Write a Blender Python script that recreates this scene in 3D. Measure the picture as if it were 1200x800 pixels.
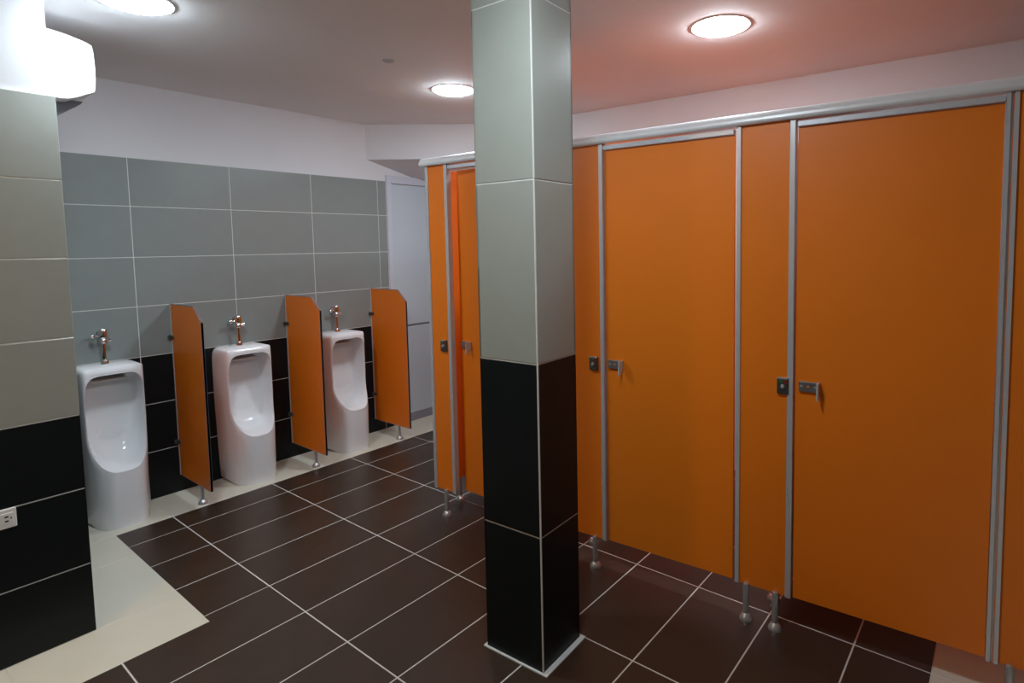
import bpy, bmesh, math
from mathutils import Vector, Matrix

for o in list(bpy.data.objects):
    bpy.data.objects.remove(o, do_unlink=True)
SC = bpy.context.scene
COL = SC.collection

# ------------------------------------------------------------------ camera
F_PX, PP = 677.941, (662.964, 335.677)          # focal length and optical centre on the 1200x800 frame
PITCH, ROLL, YAW = 0.07146973, -0.01567891, 0.65519830
CAM = Vector((-0.64104, -4.00359, 1.61384))
fw = Vector((math.cos(YAW) * math.cos(PITCH), math.sin(YAW) * math.cos(PITCH), -math.sin(PITCH)))
rt = Vector((math.sin(YAW), -math.cos(YAW), 0))
up = rt.cross(fw)
r2 = rt * math.cos(ROLL) + up * math.sin(ROLL)
u2 = up * math.cos(ROLL) - rt * math.sin(ROLL)
cd = bpy.data.cameras.new('camera')
cam = bpy.data.objects.new('camera', cd)
COL.objects.link(cam)
m3 = Matrix((r2, u2, -fw)).transposed()
cam.matrix_world = Matrix.Translation(CAM) @ m3.to_4x4()
cd.sensor_fit = 'HORIZONTAL'
cd.sensor_width = 36.0
cd.lens = F_PX / 1200 * 36
cd.shift_x = (600 - PP[0]) / 1200
cd.shift_y = (PP[1] - 400) / 1200
cd.clip_start = 0.02
SC.camera = cam

# ------------------------------------------------------------------ world, exposure, lamp brightness
w = bpy.data.worlds.new('World')
SC.world = w
w.use_nodes = True
w.node_tree.nodes['Background'].inputs[0].default_value = (0.05, 0.055, 0.06, 1)
w.node_tree.nodes['Background'].inputs[1].default_value = 0.1
LAMP_COOL = ((0.79, 0.92, 1.0), 44.0)
LAMP_WARM = ((1.0, 0.58, 0.18), 34.0)
vs = SC.view_settings
vs.view_transform = 'Standard'
try:
    vs.look = 'None'
except Exception:
    pass
vs.exposure = 1.32
vs.gamma = 1.0
vs.use_curve_mapping = False

# ------------------------------------------------------------------ materials
def mat(name, col, rough=0.5, metal=0.0, spec=0.5, var=0.0, scale=8.0, bump=0.0, bscale=60.0, coat=0.0, rvar=0.0):
    m = bpy.data.materials.new(name)
    m.use_nodes = True
    nt = m.node_tree
    b = nt.nodes['Principled BSDF']
    b.inputs['Base Color'].default_value = (*col, 1)
    b.inputs['Roughness'].default_value = rough
    b.inputs['Metallic'].default_value = metal
    b.inputs['Specular IOR Level'].default_value = spec
    b.inputs['Coat Weight'].default_value = coat
    tc = nt.nodes.new('ShaderNodeTexCoord')
    if var > 0:
        n = nt.nodes.new('ShaderNodeTexNoise')
        n.inputs['Scale'].default_value = scale
        n.inputs['Detail'].default_value = 5
        nt.links.new(tc.outputs['Object'], n.inputs['Vector'])
        oi = nt.nodes.new('ShaderNodeObjectInfo')
        ad = nt.nodes.new('ShaderNodeMath'); ad.operation = 'MULTIPLY_ADD'
        ad.inputs[1].default_value = 0.35; 
        nt.links.new(oi.outputs['Random'], ad.inputs[0])
        nt.links.new(n.outputs['Fac'], ad.inputs[2])
        r = nt.nodes.new('ShaderNodeMapRange')
        r.inputs['From Min'].default_value = 0.3
        r.inputs['From Max'].default_value = 1.05
        r.inputs['To Min'].default_value = 1 - var
        r.inputs['To Max'].default_value = 1 + var
        nt.links.new(ad.outputs[0], r.inputs['Value'])
        mx = nt.nodes.new('ShaderNodeVectorMath'); mx.operation = 'SCALE'
        mx.inputs[0].default_value = col
        nt.links.new(r.outputs[0], mx.inputs['Scale'])
        nt.links.new(mx.outputs[0], b.inputs['Base Color'])
    if rvar > 0:
        n3 = nt.nodes.new('ShaderNodeTexNoise')
        n3.inputs['Scale'].default_value = 5.0
        n3.inputs['Detail'].default_value = 6
        nt.links.new(tc.outputs['Object'], n3.inputs['Vector'])
        r3 = nt.nodes.new('ShaderNodeMapRange')
        r3.inputs['From Min'].default_value = 0.3
        r3.inputs['From Max'].default_value = 0.7
        r3.inputs['To Min'].default_value = rough - rvar
        r3.inputs['To Max'].default_value = rough + rvar
        nt.links.new(n3.outputs['Fac'], r3.inputs['Value'])
        nt.links.new(r3.outputs[0], b.inputs['Roughness'])
    if bump > 0:
        n2 = nt.nodes.new('ShaderNodeTexNoise')
        n2.inputs['Scale'].default_value = bscale
        n2.inputs['Detail'].default_value = 4
        nt.links.new(tc.outputs['Object'], n2.inputs['Vector'])
        bp = nt.nodes.new('ShaderNodeBump')
        bp.inputs['Strength'].default_value = bump
        bp.inputs['Distance'].default_value = 0.002
        nt.links.new(n2.outputs['Fac'], bp.inputs['Height'])
        nt.links.new(bp.outputs['Normal'], b.inputs['Normal'])
    return m

def emis(name, col, strength):
    m = bpy.data.materials.new(name)
    m.use_nodes = True
    nt = m.node_tree
    b = nt.nodes['Principled BSDF']
    b.inputs['Base Color'].default_value = (0.8, 0.8, 0.8, 1)
    b.inputs['Emission Color'].default_value = (*col, 1)
    b.inputs['Emission Strength'].default_value = strength
    return m

M = dict(
    paint=mat('white_paint', (0.72, 0.72, 0.75), 0.75, var=0.02, scale=3, bump=0.08, bscale=120),
    ceiling=mat('ceiling_paint', (0.84, 0.82, 0.82), 0.8, var=0.02, scale=2, bump=0.05, bscale=90),
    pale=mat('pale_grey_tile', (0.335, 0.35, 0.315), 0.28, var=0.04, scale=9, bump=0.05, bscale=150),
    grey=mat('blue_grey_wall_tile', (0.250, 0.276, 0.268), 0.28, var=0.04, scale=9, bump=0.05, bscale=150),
    black=mat('black_wall_tile', (0.006, 0.0085, 0.010), 0.42, spec=0.25, var=0.1, scale=7),
    brown=mat('brown_floor_tile', (0.046, 0.027, 0.018), 0.36, spec=0.4, var=0.14, scale=6, bump=0.05, bscale=90, rvar=0.06),
    beige=mat('beige_floor_tile', (0.70, 0.66, 0.55), 0.33, var=0.04, scale=5, rvar=0.05),
    grout=mat('grout', (0.62, 0.59, 0.55), 0.85, var=0.12, scale=25),
    wgrout=mat('wall_grout', (0.66, 0.66, 0.63), 0.8, var=0.06, scale=25),
    orange=mat('orange_laminate', (0.86, 0.200, 0.008), 0.42, spec=0.45, var=0.035, scale=3, bump=0.03, bscale=300),
    rail=mat('bright_aluminium', (0.84, 0.84, 0.86), 0.30, metal=0.2, var=0.03, scale=12),
    alu=mat('brushed_aluminium', (0.62, 0.62, 0.66), 0.34, metal=0.35, var=0.04, scale=12),
    edge=mat('dark_edge_band', (0.27, 0.27, 0.32), 0.4, var=0.05),
    stainless=mat('stainless_steel', (0.58, 0.58, 0.60), 0.26, metal=0.7, var=0.03),
    chrome=mat('chrome', (0.78, 0.78, 0.80), 0.12, metal=1.0, var=0.02),
    steel=mat('dark_steel', (0.16, 0.165, 0.17), 0.3, metal=0.8, var=0.05),
    latch=mat('latch_steel', (0.30, 0.30, 0.31), 0.3, metal=0.7, var=0.05),
    green=mat('green_indicator', (0.02, 0.16, 0.05), 0.4, var=0.02),
    red=mat('red_indicator', (0.30, 0.01, 0.02), 0.4, var=0.02),
    screw=mat('bright_screw', (0.75, 0.74, 0.70), 0.25, metal=0.7, var=0.03),
    porcelain=mat('white_porcelain', (0.88, 0.88, 0.90), 0.10, spec=0.5, var=0.01, coat=0.3),
    plastic=mat('white_plastic', (0.82, 0.82, 0.82), 0.35, var=0.01),
    dark_wedge=mat('dark_grey_wedge', (0.12, 0.12, 0.14), 0.5, var=0.05),
    slot=mat('black_slot', (0.01, 0.01, 0.01), 0.6, var=0.05),
    doorw=mat('white_door_panel', (0.55, 0.62, 0.69), 0.35, var=0.02, scale=4),
    doorf=mat('white_door_frame', (0.60, 0.63, 0.72), 0.35, var=0.02, scale=4),
    strip=mat('white_base_strip', (0.72, 0.74, 0.72), 0.5, var=0.05, scale=20),
    cover=mat('grey_cover', (0.52, 0.51, 0.51), 0.6, var=0.02),
    cool=emis('lamp_diffuser_cool', *LAMP_COOL),
    warm=emis('lamp_diffuser_warm', *LAMP_WARM),
)

# ------------------------------------------------------------------ mesh helpers
def add_box(bm, x0, x1, y0, y1, z0, z1):
    vs_ = [bm.verts.new((x, y, z)) for z in (z0, z1) for x, y in ((x0, y0), (x1, y0), (x1, y1), (x0, y1))]
    for f in ((3, 2, 1, 0), (4, 5, 6, 7), (0, 1, 5, 4), (1, 2, 6, 5), (2, 3, 7, 6), (3, 0, 4, 7)):
        bm.faces.new([vs_[i] for i in f])
    return vs_

def add_prism(bm, poly, a, b, axis='z'):
    def P(p, t):
        return (p[0], p[1], t) if axis == 'z' else ((t, p[0], p[1]) if axis == 'x' else (p[0], t, p[1]))
    lo = [bm.verts.new(P(p, a)) for p in poly]
    hi = [bm.verts.new(P(p, b)) for p in poly]
    n = len(poly)
    bm.faces.new(lo[::-1]); bm.faces.new(hi)
    for i in range(n):
        bm.faces.new((lo[i], lo[(i + 1) % n], hi[(i + 1) % n], hi[i]))

def add_lathe(bm, prof, centre=(0, 0, 0), axis='z', seg=24):
    """prof: list of (radius, height along the axis)."""
    def P(r, h, t):
        c, s = r * math.cos(t), r * math.sin(t)
        v = (c, s, h) if axis == 'z' else ((h, c, s) if axis == 'x' else (s, h, c))
        return (v[0] + centre[0], v[1] + centre[1], v[2] + centre[2])
    rings = []
    for r, h in prof:
        if r < 1e-6:
            rings.append([bm.verts.new(P(0, h, 0))])
        else:
            rings.append([bm.verts.new(P(r, h, 2 * math.pi * k / seg)) for k in range(seg)])
    for a, b in zip(rings, rings[1:]):
        if len(a) == 1 and len(b) == 1:
            continue
        for k in range(seg):
            k2 = (k + 1) % seg
            if len(a) == 1:
                bm.faces.new((a[0], b[k2], b[k]))
            elif len(b) == 1:
                bm.faces.new((a[k], a[k2], b[0]))
            else:
                bm.faces.new((a[k], a[k2], b[k2], b[k]))
    if len(rings[0]) > 1: bm.faces.new(rings[0][::-1])
    if len(rings[-1]) > 1: bm.faces.new(rings[-1])

def bevel(bm, w_, seg=2):
    bmesh.ops.bevel(bm, geom=list(bm.edges), offset=w_, segments=seg, affect='EDGES', profile=0.5, clamp_overlap=True)

def mesh(bm, name, m, smooth=False, angle=40):
    bmesh.ops.recalc_face_normals(bm, faces=list(bm.faces))
    me = bpy.data.meshes.new(name)
    bm.to_mesh(me); bm.free()
    me.materials.append(M[m])
    if smooth:
        me.polygons.foreach_set('use_smooth', [True] * len(me.polygons))
        try:
            me.set_sharp_from_angle(angle=math.radians(angle))
        except Exception:
            pass
    return me

def link(name, me, parent=None, loc=None, rot=None):
    o = bpy.data.objects.new(name, me)
    COL.objects.link(o)
    if parent is not None: o.parent = parent
    if loc is not None: o.location = loc
    if rot is not None: o.rotation_euler = rot
    return o

def box(name, m, parent, x0, x1, y0, y1, z0, z1, bev=0.0, seg=2):
    bm = bmesh.new()
    add_box(bm, x0, x1, y0, y1, z0, z1)
    if bev: bevel(bm, bev, seg)
    return link(name, mesh(bm, name, m), parent)

def prism(name, m, parent, poly, a, b, axis='z', bev=0.0):
    bm = bmesh.new()
    add_prism(bm, poly, a, b, axis)
    if bev: bevel(bm, bev, 1)
    return link(name, mesh(bm, name, m), parent)

def lathe(name, m, parent, prof, centre=(0, 0, 0), axis='z', seg=24):
    bm = bmesh.new()
    add_lathe(bm, prof, centre, axis, seg)
    return link(name, mesh(bm, name, m, True), parent)

def empty(name, loc, rz=0.0, label=None, cat=None, group=None):
    o = bpy.data.objects.new(name, None)
    COL.objects.link(o)
    o.location = loc
    o.rotation_euler = (0, 0, rz)
    o.empty_display_size = 0.1
    if label: o['label'] = label
    if cat: o['category'] = cat
    if group: o['group'] = group
    return o

def structure(o, label=None):
    o['kind'] = 'structure'
    if label: o['label'] = label
    return o

_tiles = {}
def tile_mesh(w_, h_, t, m):
    """A tile with an eased edge: width w_, height h_, back at 0, face at t."""
    key = (round(w_, 4), round(h_, 4), round(t, 4), m)
    if key not in _tiles:
        bm = bmesh.new()
        c = 0.0012
        a = [(-w_ / 2, -h_ / 2), (w_ / 2, -h_ / 2), (w_ / 2, h_ / 2), (-w_ / 2, h_ / 2)]
        b = [(x - math.copysign(c, x), y - math.copysign(c, y)) for x, y in a]
        r0 = [bm.verts.new((*p, 0)) for p in a]
        r1 = [bm.verts.new((*p, t - c)) for p in a]
        r3 = [bm.verts.new((*p, t)) for p in b]
        bm.faces.new(r0[::-1]); bm.faces.new(r3)
        for q, s in ((r0, r1), (r1, r3)):
            for i in range(4):
                bm.faces.new((q[i], q[(i + 1) % 4], s[(i + 1) % 4], s[i]))
        _tiles[key] = mesh(bm, 'tile', m)
    return _tiles[key]

G = 0.006      # joint width
def floor_tile(parent, x0, x1, y0, y1, m, g=G):
    w_, h_ = x1 - x0 - g, y1 - y0 - g
    if w_ < 0.012 or h_ < 0.012: return
    link('tile', tile_mesh(w_, h_, 0.008, m), parent, ((x0 + x1) / 2, (y0 + y1) / 2, -0.008))

def wall_tile(parent, a0, a1, z0, z1, face, m, normal, t=0.010, g=0.005):
    """Tile on a vertical plane. normal '-y': a = x, back plane at y = face; '+x'/'-x': a = y, back plane at x = face."""
    w_, h_ = a1 - a0 - g, z1 - z0 - g
    if w_ < 0.012 or h_ < 0.012: return
    me = tile_mesh(w_, h_, t, m)
    c, zc = (a0 + a1) / 2, (z0 + z1) / 2
    rot = {'-y': (math.pi / 2, 0, 0), '+y': (math.pi / 2, 0, math.pi), '+x': (math.pi / 2, 0, math.pi / 2), '-x': (math.pi / 2, 0, -math.pi / 2)}[normal]
    loc = (c, face, zc) if normal in ('-y', '+y') else (face, c, zc)
    link('tile', me, parent, loc, rot)

# ------------------------------------------------------------------ the room
H = 2.665                    # ceiling height
WY = 0.385                   # tiled face of the urinal wall
CY = -0.945                  # tiled face of the wall corner on the left
TW = 0.6
ROW, ROW0 = 0.3336, 0.2195   # floor rows
PHI = 0.0606989              # the cubicle row runs 3.5 degrees off the floor grid
SO = Vector((1.703, -2.94, 0))
def stall_pt(dep, s):        # depth into the cubicles, distance along their front
    return (SO.x + dep * math.cos(PHI) - s * math.sin(PHI), SO.y + dep * math.sin(PHI) + s * math.cos(PHI))

XL, YF = -2.4, -5.7
# floor
bm = bmesh.new(); add_box(bm, XL - 0.2, 4.0, YF - 0.2, 0.6, -0.15, -0.0012)
floor = structure(link('floor', mesh(bm, 'floor', 'grout')), 'dark brown rectangular floor tiles with pale joints and beige borders')
ys = [0.0] + [-ROW0 - ROW * k for k in range(0, 11)]
BX, BY, EY = 0.315, -1.28, -3.82
ys = [y for y in ys if y > EY] + [EY]
xs = [TW * j for j in range(-4, 7)]
for y1, y0 in zip(ys, ys[1:]):
    for x0, x1 in zip(xs, xs[1:]):
        if y0 >= BY:                         # rows beside the beige border
            if x1 <= BX: continue
            floor_tile(floor, max(x0, BX - 0.002), x1, y0, y1, 'brown')
        elif y1 > BY:                        # the row the border's corner cuts into
            if x1 <= BX:
                floor_tile(floor, x0, x1, y0, BY + 0.002, 'brown')
            elif x0 < BX:
                g = G / 2
                prism('tile', 'brown', floor, [(x0 + g, y0 + g), (x1 - g, y0 + g), (x1 - g, y1 - g), (BX, y1 - g), (BX, BY), (x0 + g, BY)], -0.008, 0.0)
            else:
                floor_tile(floor, x0, x1, y0, y1, 'brown')
        else:
            floor_tile(floor, x0, x1, y0, y1, 'brown')
gb = 0.0015
for x0, x1 in zip(xs, xs[1:]):
    if x1 > 0: floor_tile(floor, x0, x1, 0.0, WY + 0.01, 'beige', gb)
    if x1 <= 0.001: floor_tile(floor, x0 + BX - TW, x1 + BX - TW, BY, CY + 0.005, 'beige', gb)
    for k in range(4):
        floor_tile(floor, x0, x1, EY - TW * (k + 1), EY - TW * k, 'beige', gb)
floor_tile(floor, BX - TW, BX, BY, CY + 0.005, 'beige', gb)
floor_tile(floor, 0.0, BX, CY + 0.005, CY + 0.605, 'beige', gb)
floor_tile(floor, 0.0, BX, CY + 0.605, 0.0, 'beige', gb)

# ceiling
bm = bmesh.new(); add_box(bm, XL - 0.2, 4.0, YF - 0.2, 0.6, H, H + 0.12)
structure(link('ceiling', mesh(bm, 'ceiling', 'ceiling')), 'plain painted ceiling with round lights')

# urinal wall
TT = 0.010
WZ = [0.0, 0.313, 0.628, 0.943, 1.266, 1.580, 1.900, 2.202]
wb = structure(box('wall_back', 'paint', None, -0.1, 3.6, WY + TT - 0.002, WY + 0.2, 0, H), 'urinal wall with black then grey tiles and white paint above')
box('grout_bed', 'wgrout', wb, 0.0, 2.49, WY + 0.0018, WY + TT, 0.0, WZ[-1])
wx = [0.0, 0.6, 1.195, 1.795, 2.40, 2.488]
for x0, x1 in zip(wx, wx[1:]):
    for k, (z0, z1) in enumerate(zip(WZ, WZ[1:])):
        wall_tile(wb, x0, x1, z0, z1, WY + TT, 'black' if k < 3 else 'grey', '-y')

# left wall corner (block with its tiled front toward the camera)
wl = structure(box('wall_left', 'paint', None, XL - 0.1, -0.012, CY + 0.013, WY + 0.1, 0, H), 'wall corner with black and grey tiles and white paint above')
LZ = [0.0, 0.300, 0.627, 0.941, 1.268, 1.594, 1.908, 2.242]
box('grout_bed', 'wgrout', wl, XL, -0.003, CY + 0.0018, CY + 0.013, 0, LZ[-1] - 0.001)
box('grout_bed', 'wgrout', wl, -0.012, -0.004, CY + 0.0045, WY, 0, LZ[-1] - 0.001)
for k, (z0, z1) in enumerate(zip(LZ, LZ[1:])):
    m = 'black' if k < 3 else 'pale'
    for x0, x1 in zip(xs, xs[1:]):
        if x1 <= 0.001: wall_tile(wl, x0, x1 + (0.002 if x1 > -0.01 else 0), z0, z1, CY + 0.010, m, '-y')
    for y0, y1 in ((CY + 0.011, CY + 0.6), (CY + 0.6, CY + 1.2), (CY + 1.2, WY)):
        wall_tile(wl, y0, y1, z0, z1, -0.006, m, '+x', t=0.008)

# wall behind the cubicles, the walls behind the camera
bm = bmesh.new()
D_BACK = 1.58
p = [stall_pt(D_BACK, -2.9), stall_pt(D_BACK + 0.15, -2.9), stall_pt(D_BACK + 0.15, 3.4), stall_pt(D_BACK, 3.4)]
add_prism(bm, p, 0, H)
structure(link('wall_right', mesh(bm, 'wall_right', 'paint')), 'pale painted wall behind the orange cubicles')
wf = structure(box('wall_front', 'paint', None, XL - 0.1, 3.7, YF - 0.15, YF, 0, H), 'painted wall behind the viewer')
wo = structure(box('wall_entry', 'paint', None, XL - 0.15, XL, YF, CY, 0, H), 'painted wall by the entry side')

box('grout_bed', 'wgrout', wf, XL, 3.6, YF, YF + 0.0072, 0, LZ[-1])
box('grout_bed', 'wgrout', wo, XL, XL + 0.0072, YF, CY, 0, LZ[-1])
for k, (z0, z1) in enumerate(zip(LZ, LZ[1:])):
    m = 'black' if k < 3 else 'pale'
    for x0, x1 in zip(xs, xs[1:]): wall_tile(wf, x0, x1, z0, z1, YF, m, '+y', t=0.009)
    for j in range(8): wall_tile(wo, CY - TW * (j + 1), CY - TW * j, z0, z1, XL, m, '+x', t=0.009)

# corner bulkhead above the white door: diagonal face, underside falling to the corner
A, B = (2.305, WY + 0.01), (3.115, -0.58)
Cc = (3.115, WY + 0.01)
def zu(x, y):       # sloped underside
    t = ((B[1] - A[1]) * (x - A[0]) - (B[0] - A[0]) * (y - A[1]))
    n = math.hypot(B[0] - A[0], B[1] - A[1])
    return 2.37 - 0.31 * abs(t) / n
bm = bmesh.new()
lo = [bm.verts.new((x, y, zu(x, y))) for x, y in (A, B, Cc)]
hi = [bm.verts.new((x, y, H)) for x, y in (A, B, Cc)]
bm.faces.new(lo); bm.faces.new(hi[::-1])
for i in range(3):
    bm.faces.new((lo[i], lo[(i + 1) % 3], hi[(i + 1) % 3], hi[i]))
structure(link('wall_corner', mesh(bm, 'wall_corner', 'paint')), 'white boxed-in corner bulkhead under the ceiling above the white door')

# white panelled door beside the urinal tiles
d1 = structure(empty('door_1', (2.49, WY, 0)), 'white two-panel door at the end of the urinal wall')
d1w = 0.56
box('door_frame', 'doorf', d1, 0.0, 0.045, -0.012, 0.012, 0.0, 2.255, 0.003)
box('door_frame', 'doorf', d1, d1w - 0.045, d1w, -0.012, 0.012, 0.0, 2.255, 0.003)
box('door_frame', 'doorf', d1, 0.045, d1w - 0.045, -0.012, 0.012, 2.185, 2.255, 0.003)
box('door_panel', 'doorw', d1, 0.048, d1w - 0.048, -0.004, 0.012, 0.905, 2.180, 0.003)
box('door_panel', 'doorw', d1, 0.048, d1w - 0.048, -0.004, 0.012, 0.075, 0.890, 0.003)
box('door_rail', 'steel', d1, 0.046, d1w - 0.046, -0.001, 0.010, 0.888, 0.907)
box('door_sill', 'edge', d1, 0.046, d1w - 0.046, -0.004, 0.012, 0.0, 0.072)

# ------------------------------------------------------------------ pillar
PR = math.radians(2.7)
PW, PD = 0.250, 0.284
pil = structure(empty('pillar', (0.9385, -2.655, 0), PR), 'square pillar clad in black tiles below and pale grey tiles above')
pil['category'] = 'pillar'
t = 0.009
box('core', 'wgrout', pil, 0.0015, PW - 0.0015, 0.0015, PD - 0.0015, 0, H)
PZ = [0.0, 0.528, 1.182, 1.850, 2.495, H]
for k, (z0, z1) in enumerate(zip(PZ, PZ[1:])):
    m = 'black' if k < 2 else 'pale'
    wall_tile(pil, 0.001, PW + 0.0025, z0, z1, t, m, '-y', t)
    wall_tile(pil, -0.0025, PW + 0.0025, z0, z1, PD - t, m, '+y', t)
    wall_tile(pil, 0.001, PD + 0.0025, z0, z1, t, m, '-x', t)
    wall_tile(pil, -0.0025, PD + 0.0025, z0, z1, PW - t, m, '+x', t)
for x, y in ((0, 0),):
    box('corner_trim', 'wgrout', pil, x - 0.0025, x + 0.0025, y - 0.0025, y + 0.0025, 0, H)
bm = bmesh.new()
for a in ((-0.009, PW + 0.012, -0.022, 0.002), (-0.009, PW + 0.012, PD, PD + 0.012), (-0.009, 0.002, 0.002, PD), (PW - 0.002, PW + 0.012, 0.002, PD)):
    add_box(bm, a[0], a[1], a[2], a[3], 0.0, 0.004)
link('base_strip', mesh(bm, 'base_strip', 'strip'), pil)

# ------------------------------------------------------------------ toilet cubicles
ZB, ZT = 0.147, 2.088

def leg_parts(parent, x, y, zt, r=0.0105):
    lg = lathe('leg', 'stainless', parent, [(r, 0.018), (r, zt - 0.006), (r * 0.75, zt - 0.001), (0, zt)], (x, y, 0), 'z', 16)
    lathe('foot_flange', 'stainless', lg, [(0.029, 0.0), (0.029, 0.004), (0.025, 0.014), (0.018, 0.024), (r, 0.029)], (x, y, 0), 'z', 20)
    return lg

def post(parent, s, wdt, name='edge_post', grooved=False):
    a, b = s - wdt / 2, s + wdt / 2
    if not grooved:
        return box(name, 'alu', parent, -0.006, 0.03, a, b, ZB - 0.002, ZT, 0.003)
    bm = bmesh.new()
    q = wdt
    add_prism(bm, [(0.03, a), (-0.006, a), (-0.006, a + q * .34), (0.004, a + q * .40), (0.004, a + q * .60), (-0.006, a + q * .66), (-0.006, b), (0.03, b)], ZB - 0.002, ZT)
    return link(name, mesh(bm, name, 'alu'), parent)

def pilaster(s0, s1, label, posts, legs, lock=None):
    sm = (s0 + s1) / 2
    t_ = empty('cubicle_pilaster', (*stall_pt(0, sm), 0), PHI, label, 'panel', 'fixed orange panels of the cubicle front')
    box('panel', 'orange', t_, 0.002, 0.026, s0 - sm, s1 - sm, ZB, ZT, 0.001, 1)
    for s, wd, gr in posts: post(t_, s - sm, wd, grooved=gr)
    for s in legs: leg_parts(t_, -0.010, s - sm, 0.161, 0.0130)
    if lock is not None:
        a = lock - sm
        lp = box('lock_plate', 'steel', t_, -0.012, 0.004, a - 0.023, a + 0.023, 1.000, 1.066, 0.003)
        box('plate_edge', 'screw', lp, -0.0135, -0.006, a - 0.021, a + 0.021, 1.060, 1.068, 0.001, 1)
        for mm, y0, y1 in (('green', a + 0.001, a + 0.015), ('red', a - 0.015, a - 0.001)):
            box('indicator', mm, lp, -0.0128, -0.010, y0, y1, 1.044, 1.056)
        lathe('lock_knob', 'screw', lp, [(0.0, -0.022), (0.007, -0.020), (0.009, -0.014), (0.009, -0.011)], (0, a, 1.031), 'x', 16)
    return t_

pilaster(-1.44, -1.06, 'orange fixed panel at the right edge of the cubicle row', [(-1.058, 0.034, True)], [-1.108, -1.39])
pilaster(-0.38, -0.165, 'narrow orange fixed panel between the two closed cubicle doors', [(-0.378, 0.023, False), (-0.167, 0.019, False)], [-0.209, -0.330], -0.351)
pilaster(0.495, 0.865, 'orange fixed panel half hidden behind the tiled pillar', [(0.495, 0.021, False), (0.865, 0.021, False)], [0.545, 0.815], 0.544)
pilaster(1.525, 1.680, 'slim orange fixed panel at the far end of the cubicle row', [(1.528, 0.024, False), (1.684, 0.022, False)], [1.590], 1.578)

def cubicle_door(hinge, latch, open_deg, label):
    """Hinged on its right side at s = hinge, latch edge at s = latch."""
    wd = latch - hinge
    t_ = empty('cubicle_door', (*stall_pt(0.010, hinge), 0), PHI - math.radians(open_deg), label, 'door', 'orange cubicle doors')
    box('panel', 'orange', t_, 0.0, 0.020, 0.021, wd - 0.015, ZB, 2.056, 0.001, 1)
    # latch: plate with three screws and a bent-down grip
    y1 = wd - 0.030
    y0 = y1 - 0.072
    lt = box('latch_plate', 'latch', t_, -0.012, 0.001, y0, y1, 1.018, 1.058, 0.002)
    for q, mm in ((y1 - 0.010, 'screw'), ((y0 + y1) / 2, 'orange'), (y0 + 0.010, 'screw')):
        lathe('screw', mm, lt, [(0.0, -0.0150), (0.004, -0.0145), (0.0055, -0.0115)], (0, q, 1.038), 'x', 12)
    prism('latch_grip', 'alu', lt, [(-0.042, 1.062), (-0.004, 1.062), (-0.004, 1.020), (-0.020, 0.998), (-0.042, 0.992)], y0 - 0.006, y0 + 0.001, 'y', 0.001)
    return t_
cubicle_door(-0.165, 0.495, 0.0, 'closed orange cubicle door just right of the tiled pillar')
cubicle_door(-1.06, -0.38, 0.0, 'large closed orange cubicle door nearest the viewer on the right')
cubicle_door(0.865, 1.525, 5.0, 'orange cubicle door slightly ajar left of the tiled pillar')

# top rail along the row, with a header trim over each door
tr = empty('top_rail', (*stall_pt(0, 0), 0), PHI, 'long brushed aluminium rail along the top of the orange cubicles', 'rail')
bm = bmesh.new()
add_prism(bm, [(-0.021, ZT + 0.005), (-0.023, ZT + 0.012), (-0.021, ZT + 0.022), (-0.016, ZT + 0.033), (-0.008, ZT + 0.042), (0.004, ZT + 0.047), (0.034, ZT + 0.047), (0.036, ZT), (-0.016, ZT)], -1.9, 1.725, 'y')
link('rail', mesh(bm, 'rail', 'rail'), tr)
for a, b, lab in ((-1.06, -0.38, 'aluminium header strip above the cubicle door nearest the viewer'),
                  (-0.165, 0.495, 'aluminium header strip above the closed cubicle door beside the pillar'),
                  (0.865, 1.525, 'aluminium header strip above the cubicle door standing ajar')):
    hd = box('door_header', 'alu', None, -0.004, 0.030, a + 0.020, b - 0.014, 2.058, 2.080, 0.003)
    hd.location = (*stall_pt(0, 0), 0)
    hd.rotation_euler = (0, 0, PHI)
    hd['label'] = lab
    hd['category'] = 'trim'
    hd['group'] = 'header strips over the cubicle doors'

# side partitions between the cubicles
def side_partition(s, label):
    t_ = empty('cubicle_partition', (*stall_pt(0, s), 0), PHI, label, 'partition', 'side walls between the cubicles')
    box('panel', 'orange', t_, 0.032, D_BACK, -0.010, 0.010, ZB, ZT - 0.01, 0.001, 1)
    for dp in (0.19, 1.30): leg_parts(t_, dp, 0.0, ZB + 0.004, 0.011)
side_partition(1.672, 'orange side wall at the far end of the cubicle row')
side_partition(0.68, 'orange side wall behind the panel hidden by the pillar')
side_partition(-0.2725, 'orange side wall between the two closed cubicles')
side_partition(-1.25, 'orange side wall behind the rightmost fixed panel')

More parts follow.
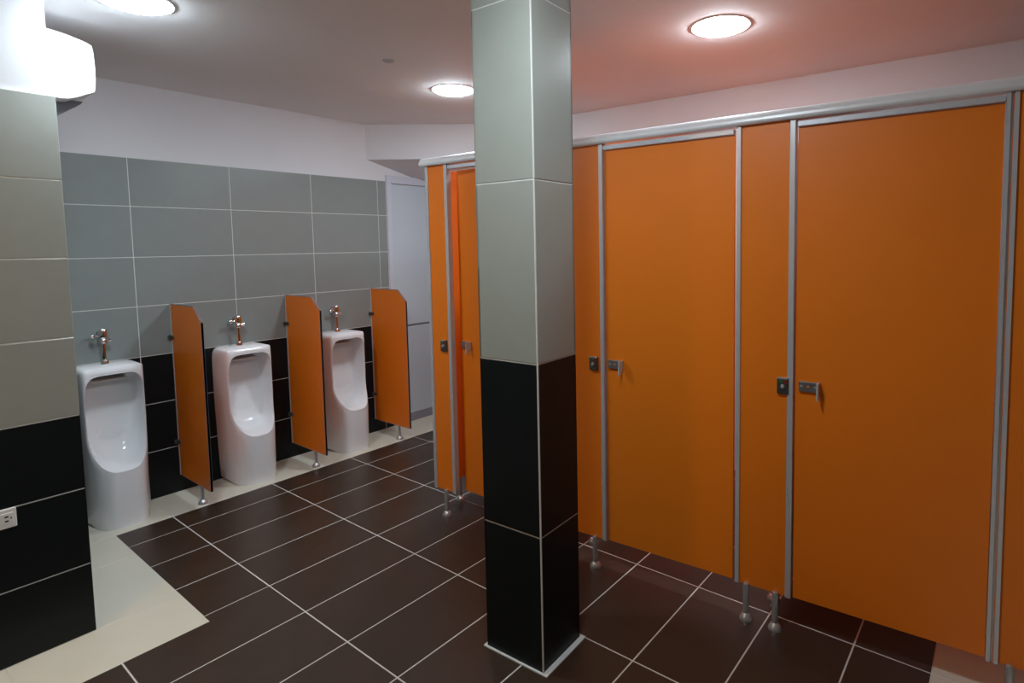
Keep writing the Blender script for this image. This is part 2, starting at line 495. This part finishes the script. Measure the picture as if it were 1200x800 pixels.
# ------------------------------------------------------------------ urinals
def urinal_mesh():
    N = 160
    def hw(z):
        return 0.150 + (0.165 - 0.150) * min(1.0, max(0.0, z / 0.60)) ** 0.8
    def cut(z):                # how far the open front stands out at height z
        if z >= 0.60: d = 0.208 + (0.93 - z) * 0.10
        else:
            k = min(1.0, (0.60 - z) / 0.27)
            d = 0.241 + 0.099 * k ** 1.5
        if z > 0.905: d -= 0.016 * min(1.0, (z - 0.905) / 0.035) ** 2.5
        return d
    def surf(x, z):
        u = min(1.0, abs(x) / hw(z))
        body = 0.328 * max(0.0, 1 - u ** 2.7) ** (1 / 2.7)
        c = cut(z)
        q = 14.0               # soft minimum of rounded body and open front
        if body < 1e-5: return 0.0
        return -((body ** -q + c ** -q) ** (-1 / q))
    def sup(th, a, b, p):
        c, s = math.cos(th), math.sin(th)
        k = (abs(c / a) ** p + abs(s / b) ** p) ** (-1 / p)
        return k * c, k * s
    ths = [2 * math.pi * k / N for k in range(N)]
    ZC = 0.60
    R, O = [], []
    for th in ths:
        if math.sin(th) >= 0: x, z = sup(th, 0.146, 0.300, 6.0)
        else: x, z = sup(th, 0.146, 0.278, 2.9)
        R.append((x, ZC + z))
        b_ = 0.340 if math.sin(th) >= 0 else 0.60
        x, z = sup(th, 1.0, b_, 1.0) if False else sup(th, 0.165, b_, 11.0 if math.sin(th) >= 0 else 40.0)
        z += ZC
        z = max(z, 0.0)
        O.append((math.copysign(min(abs(x), 0.165) / 0.165 * hw(z), x), z))
    rings = []
    # cavity, from the middle of the bowl out to the rim
    seq = [(0.25, 1.0), (0.5, 1.0), (0.70, 0.985), (0.80, 0.95), (0.865, 0.86), (0.905, 0.70), (0.93, 0.48), (0.948, 0.25), (0.962, 0.09), (0.978, 0.012)]
    for sc, df in seq:
        ring = []
        for th, (x, z) in zip(ths, R):
            s = math.sin(th)
            shrink = (1 - sc) * (1.0 + (0.9 * (-s) ** 1.5 if s < 0 else -0.35 * s))
            if sc < 0.6: shrink = 1 - sc
            k = 1 - shrink
            yr = surf(x, z)
            back = -0.055 - (0.05 * max(0, 0.62 - (ZC + (z - ZC) * k)) / 0.3)
            ring.append((x * k, yr + (back - yr) * df, ZC + (z - ZC) * k))
        rings.append(ring)
    n = 12
    for j in range(n + 1):
        lam = 1 - (1 - j / n) ** 2.4
        ring = []
        for (xr, zr), (xo, zo) in zip(R, O):
            x, z = xr + (xo - xr) * lam, zr + (zo - zr) * lam
            # keep inside the body outline, never outside its half width
            x = math.copysign(min(abs(x), hw(z)), x)
            y = surf(x, z)
            if j == 0: y += 0.003
            ring.append((x, y, z))
        rings.append(ring)
    rings.append([(x, 0.0, z) for x, z in O])
    bm = bmesh.new()
    V = [[bm.verts.new(p_) for p_ in r] for r in rings]
    c = bm.verts.new((0, -0.055, ZC))
    for k in range(N):
        bm.faces.new((c, V[0][k], V[0][(k + 1) % N]))
    for a, b in zip(V, V[1:]):
        for k in range(N):
            k2 = (k + 1) % N
            bm.faces.new((a[k], b[k], b[k2], a[k2]))
    bmesh.ops.remove_doubles(bm, verts=list(bm.verts), dist=0.0002)
    bmesh.ops.dissolve_degenerate(bm, edges=list(bm.edges), dist=0.0002)
    me = mesh(bm, 'body', 'porcelain', True, 60)
    return me

UM = urinal_mesh()
def urinal(x, label):
    u = empty('urinal', (x, WY, 0), 0, label, 'urinal', 'wall urinals in a row')
    body = link('body', UM, u)
    sp = box('spreader', 'porcelain', body, -0.085, 0.085, -0.125, -0.062, 0.842, 0.856, 0.005)
    yv = -0.055
    lathe('pipe_collar', 'chrome', u, [(0.021, 0.938), (0.021, 0.962), (0.017, 0.968), (0.011, 0.970)], (-0.003, yv, 0))
    lathe('flush_pipe', 'chrome', u, [(0.0105, 0.960), (0.0105, 1.078)], (-0.003, yv, 0))
    vb = lathe('flush_valve', 'chrome', u, [(0.012, 1.066), (0.019, 1.072), (0.019, 1.088), (0.015, 1.094), (0.020, 1.100), (0.0225, 1.106), (0.0225, 1.142), (0.019, 1.152), (0.010, 1.158), (0.0, 1.159)], (-0.003, yv, 0))
    lathe('handle', 'chrome', vb, [(0.0, -0.062), (0.009, -0.060), (0.013, -0.052), (0.011, -0.042), (0.007, -0.038), (0.007, -0.015)], (-0.003, yv, 1.114), 'x', 16)
    lathe('stop_knob', 'chrome', vb, [(0.007, 0.012), (0.007, 0.024), (0.012, 0.026), (0.012, 0.038), (0.0, 0.040)], (-0.003, yv, 1.086), 'x', 16)
    lathe('supply_pipe', 'chrome', vb, [(0.010, 0.015), (0.010, 0.050), (0.022, 0.050), (0.022, 0.0555)], (-0.003, yv, 1.120), 'y', 16)
    return u
urinal(0.405, 'white porcelain urinal nearest the left tiled wall corner')
urinal(1.178, 'white porcelain urinal in the middle, between two orange dividers')
urinal(1.935, 'white porcelain urinal farthest from the left tiled corner')

# orange dividers between the urinals
def divider(x, label):
    t_ = empty('urinal_divider', (x, WY, 0), 0, label, 'divider', 'orange dividers between the urinals')
    zb, zt = 0.116, 1.268
    yb, yf = -0.006, -0.490
    prof = [(yb, zb), (yb, zt), (yf + 0.108, zt), (yf, zt - 0.092), (yf, zb)]
    pn = prism('panel', 'orange', t_, prof, -0.006, 0.006, 'x')
    # dark edge band round front and top, pale channel along the wall edge
    bm = bmesh.new()
    e = 0.0022
    def band(p, q):
        (y0, z0), (y1, z1) = p, q
        L = math.hypot(y1 - y0, z1 - z0)
        ny, nz = -(z1 - z0) / L * e, (y1 - y0) / L * e
        add_prism(bm, [(y0, z0), (y1, z1), (y1 - ny, z1 - nz), (y0 - ny, z0 - nz)], -0.0068, 0.0068, 'x')
    band((yf, zb), (yf, zt - 0.092)); band((yf, zt - 0.092), (yf + 0.108, zt)); band((yf + 0.108, zt), (yb, zt)); band((yb, zb), (yf, zb))
    link('edge_band', mesh(bm, 'edge_band', 'edge'), t_)
    box('wall_channel', 'alu', t_, -0.0085, 0.0085, -0.012, -0.001, zb, zt, 0.001, 1)
    for z in (1.050, 0.345):
        cl = box('wall_clamp', 'steel', t_, -0.030, 0.022, -0.016, 0.0, z - 0.014, z + 0.014, 0.003)
        box('clamp_jaw', 'steel', cl, -0.012, 0.012, -0.045, -0.013, z - 0.012, z + 0.012, 0.003)
    leg_parts(t_, 0.0, -0.336, zb + 0.004, 0.011)
    return t_
divider(0.785, 'orange urinal divider between the left and middle urinals')
divider(1.550, 'orange urinal divider between the middle and right urinals')
divider(2.293, 'orange urinal divider beside the white door')

# ------------------------------------------------------------------ ceiling lights
def ceiling_light(x, y, m, label):
    t_ = empty('ceiling_light', (x, y, H), 0, label, 'light', 'round ceiling lights')
    lathe('trim_ring', 'plastic', t_, [(0.146, 0.0), (0.146, -0.002), (0.143, -0.004), (0.136, -0.004), (0.136, -0.002)], (0, 0, 0), 'z', 48)
    lathe('diffuser', m, t_, [(0.1355, -0.002)] + [(0.1355 * math.cos(q * math.pi / 16), -0.003 - 0.028 * math.sin(q * math.pi / 16) ** 1.6) for q in range(1, 8)] + [(0.0, -0.031)], (0, 0, 0), 'z', 48)
    return t_
ceiling_light(2.06, -1.00, 'cool', 'round ceiling light seen just left of the pillar')
ceiling_light(2.13, -2.85, 'cool', 'round ceiling light above the orange cubicle doors on the right')
ceiling_light(0.26, -1.05, 'cool', 'round ceiling light at the top left above the urinal aisle')
ceiling_light(0.40, -3.00, 'cool', 'round ceiling light over the aisle left of the pillar, above the picture')
ceiling_light(-1.54, -1.88, 'warm', 'warm round ceiling light over the entry, left of the picture')

# ------------------------------------------------------------------ small things
# white rounded unit high on the side of the left wall corner
fx = empty('wall_fixture', (0.002, -0.50, 2.312), 0, 'white bulging box mounted high on the left wall corner', 'fixture')
bm = bmesh.new()
def bulge(u, v):
    """outline in x-z, bowed on top, bottom and right."""
    return (u, v)
pts = []
for k in range(13):                       # bottom, left to right
    q = k / 12; pts.append((0.25 * q, 0.012 - 0.014 * math.sin(math.pi * min(1, q * 1.15)) + 0.038 * max(0, q - 0.55) / 0.45))
for k in range(1, 9):                     # right side
    q = k / 9; pts.append((0.25 + 0.006 * math.sin(math.pi * q), 0.050 + 0.230 * q))
for k in range(13):                       # top, right to left
    q = 1 - k / 12; pts.append((0.25 * q, 0.280 + 0.040 * (1 - q ** 2.2)))
add_prism(bm, [(x * 0.87, z * 0.93) for x, z in pts], -0.09, 0.10, 'y')
bevel(bm, 0.004, 2)
link('housing', mesh(bm, 'housing', 'plastic', True, 35), fx)
prism('dark_wedge', 'dark_wedge', fx, [(0.0, 0.010), (0.190, 0.014), (0.180, 0.000), (0.062, -0.088), (0.0, -0.088)], 0.0, 0.09, 'y')  # plain dark grey wedge, tapering down below the housing

# double socket outlet low on the left wall corner
ol = empty('wall_outlet', (-0.277, CY, 0.591), 0, 'white double socket plate low on the black tiles', 'outlet')
box('plate', 'plastic', ol, -0.060, 0.060, -0.009, 0.001, -0.038, 0.038, 0.003)
for cx in (-0.028, 0.028):
    sk = box('socket', 'plastic', ol, cx - 0.022, cx + 0.022, -0.0105, -0.006, -0.022, 0.022, 0.001, 1)
    for z in (-0.009, 0.008):
        box('slot', 'slot', sk, cx - 0.003, cx + 0.008, -0.0112, -0.009, z - 0.0028, z + 0.0028)
    lathe('earth_hole', 'slot', sk, [(0.0, -0.0112), (0.0028, -0.0110), (0.0028, -0.009)], (cx + 0.0155, 0, 0.001), 'y', 12)

# small cover plate on the ceiling
cv = lathe('ceiling_cover', 'cover', None, [(0.032, 0.001), (0.032, -0.003), (0.026, -0.006), (0.0, -0.007)], (0, 0, 0), 'z', 24)
cv.location = (1.411, -1.192, H)
cv['label'] = 'small round cover plate on the ceiling above the urinal aisle'
cv['category'] = 'cover'
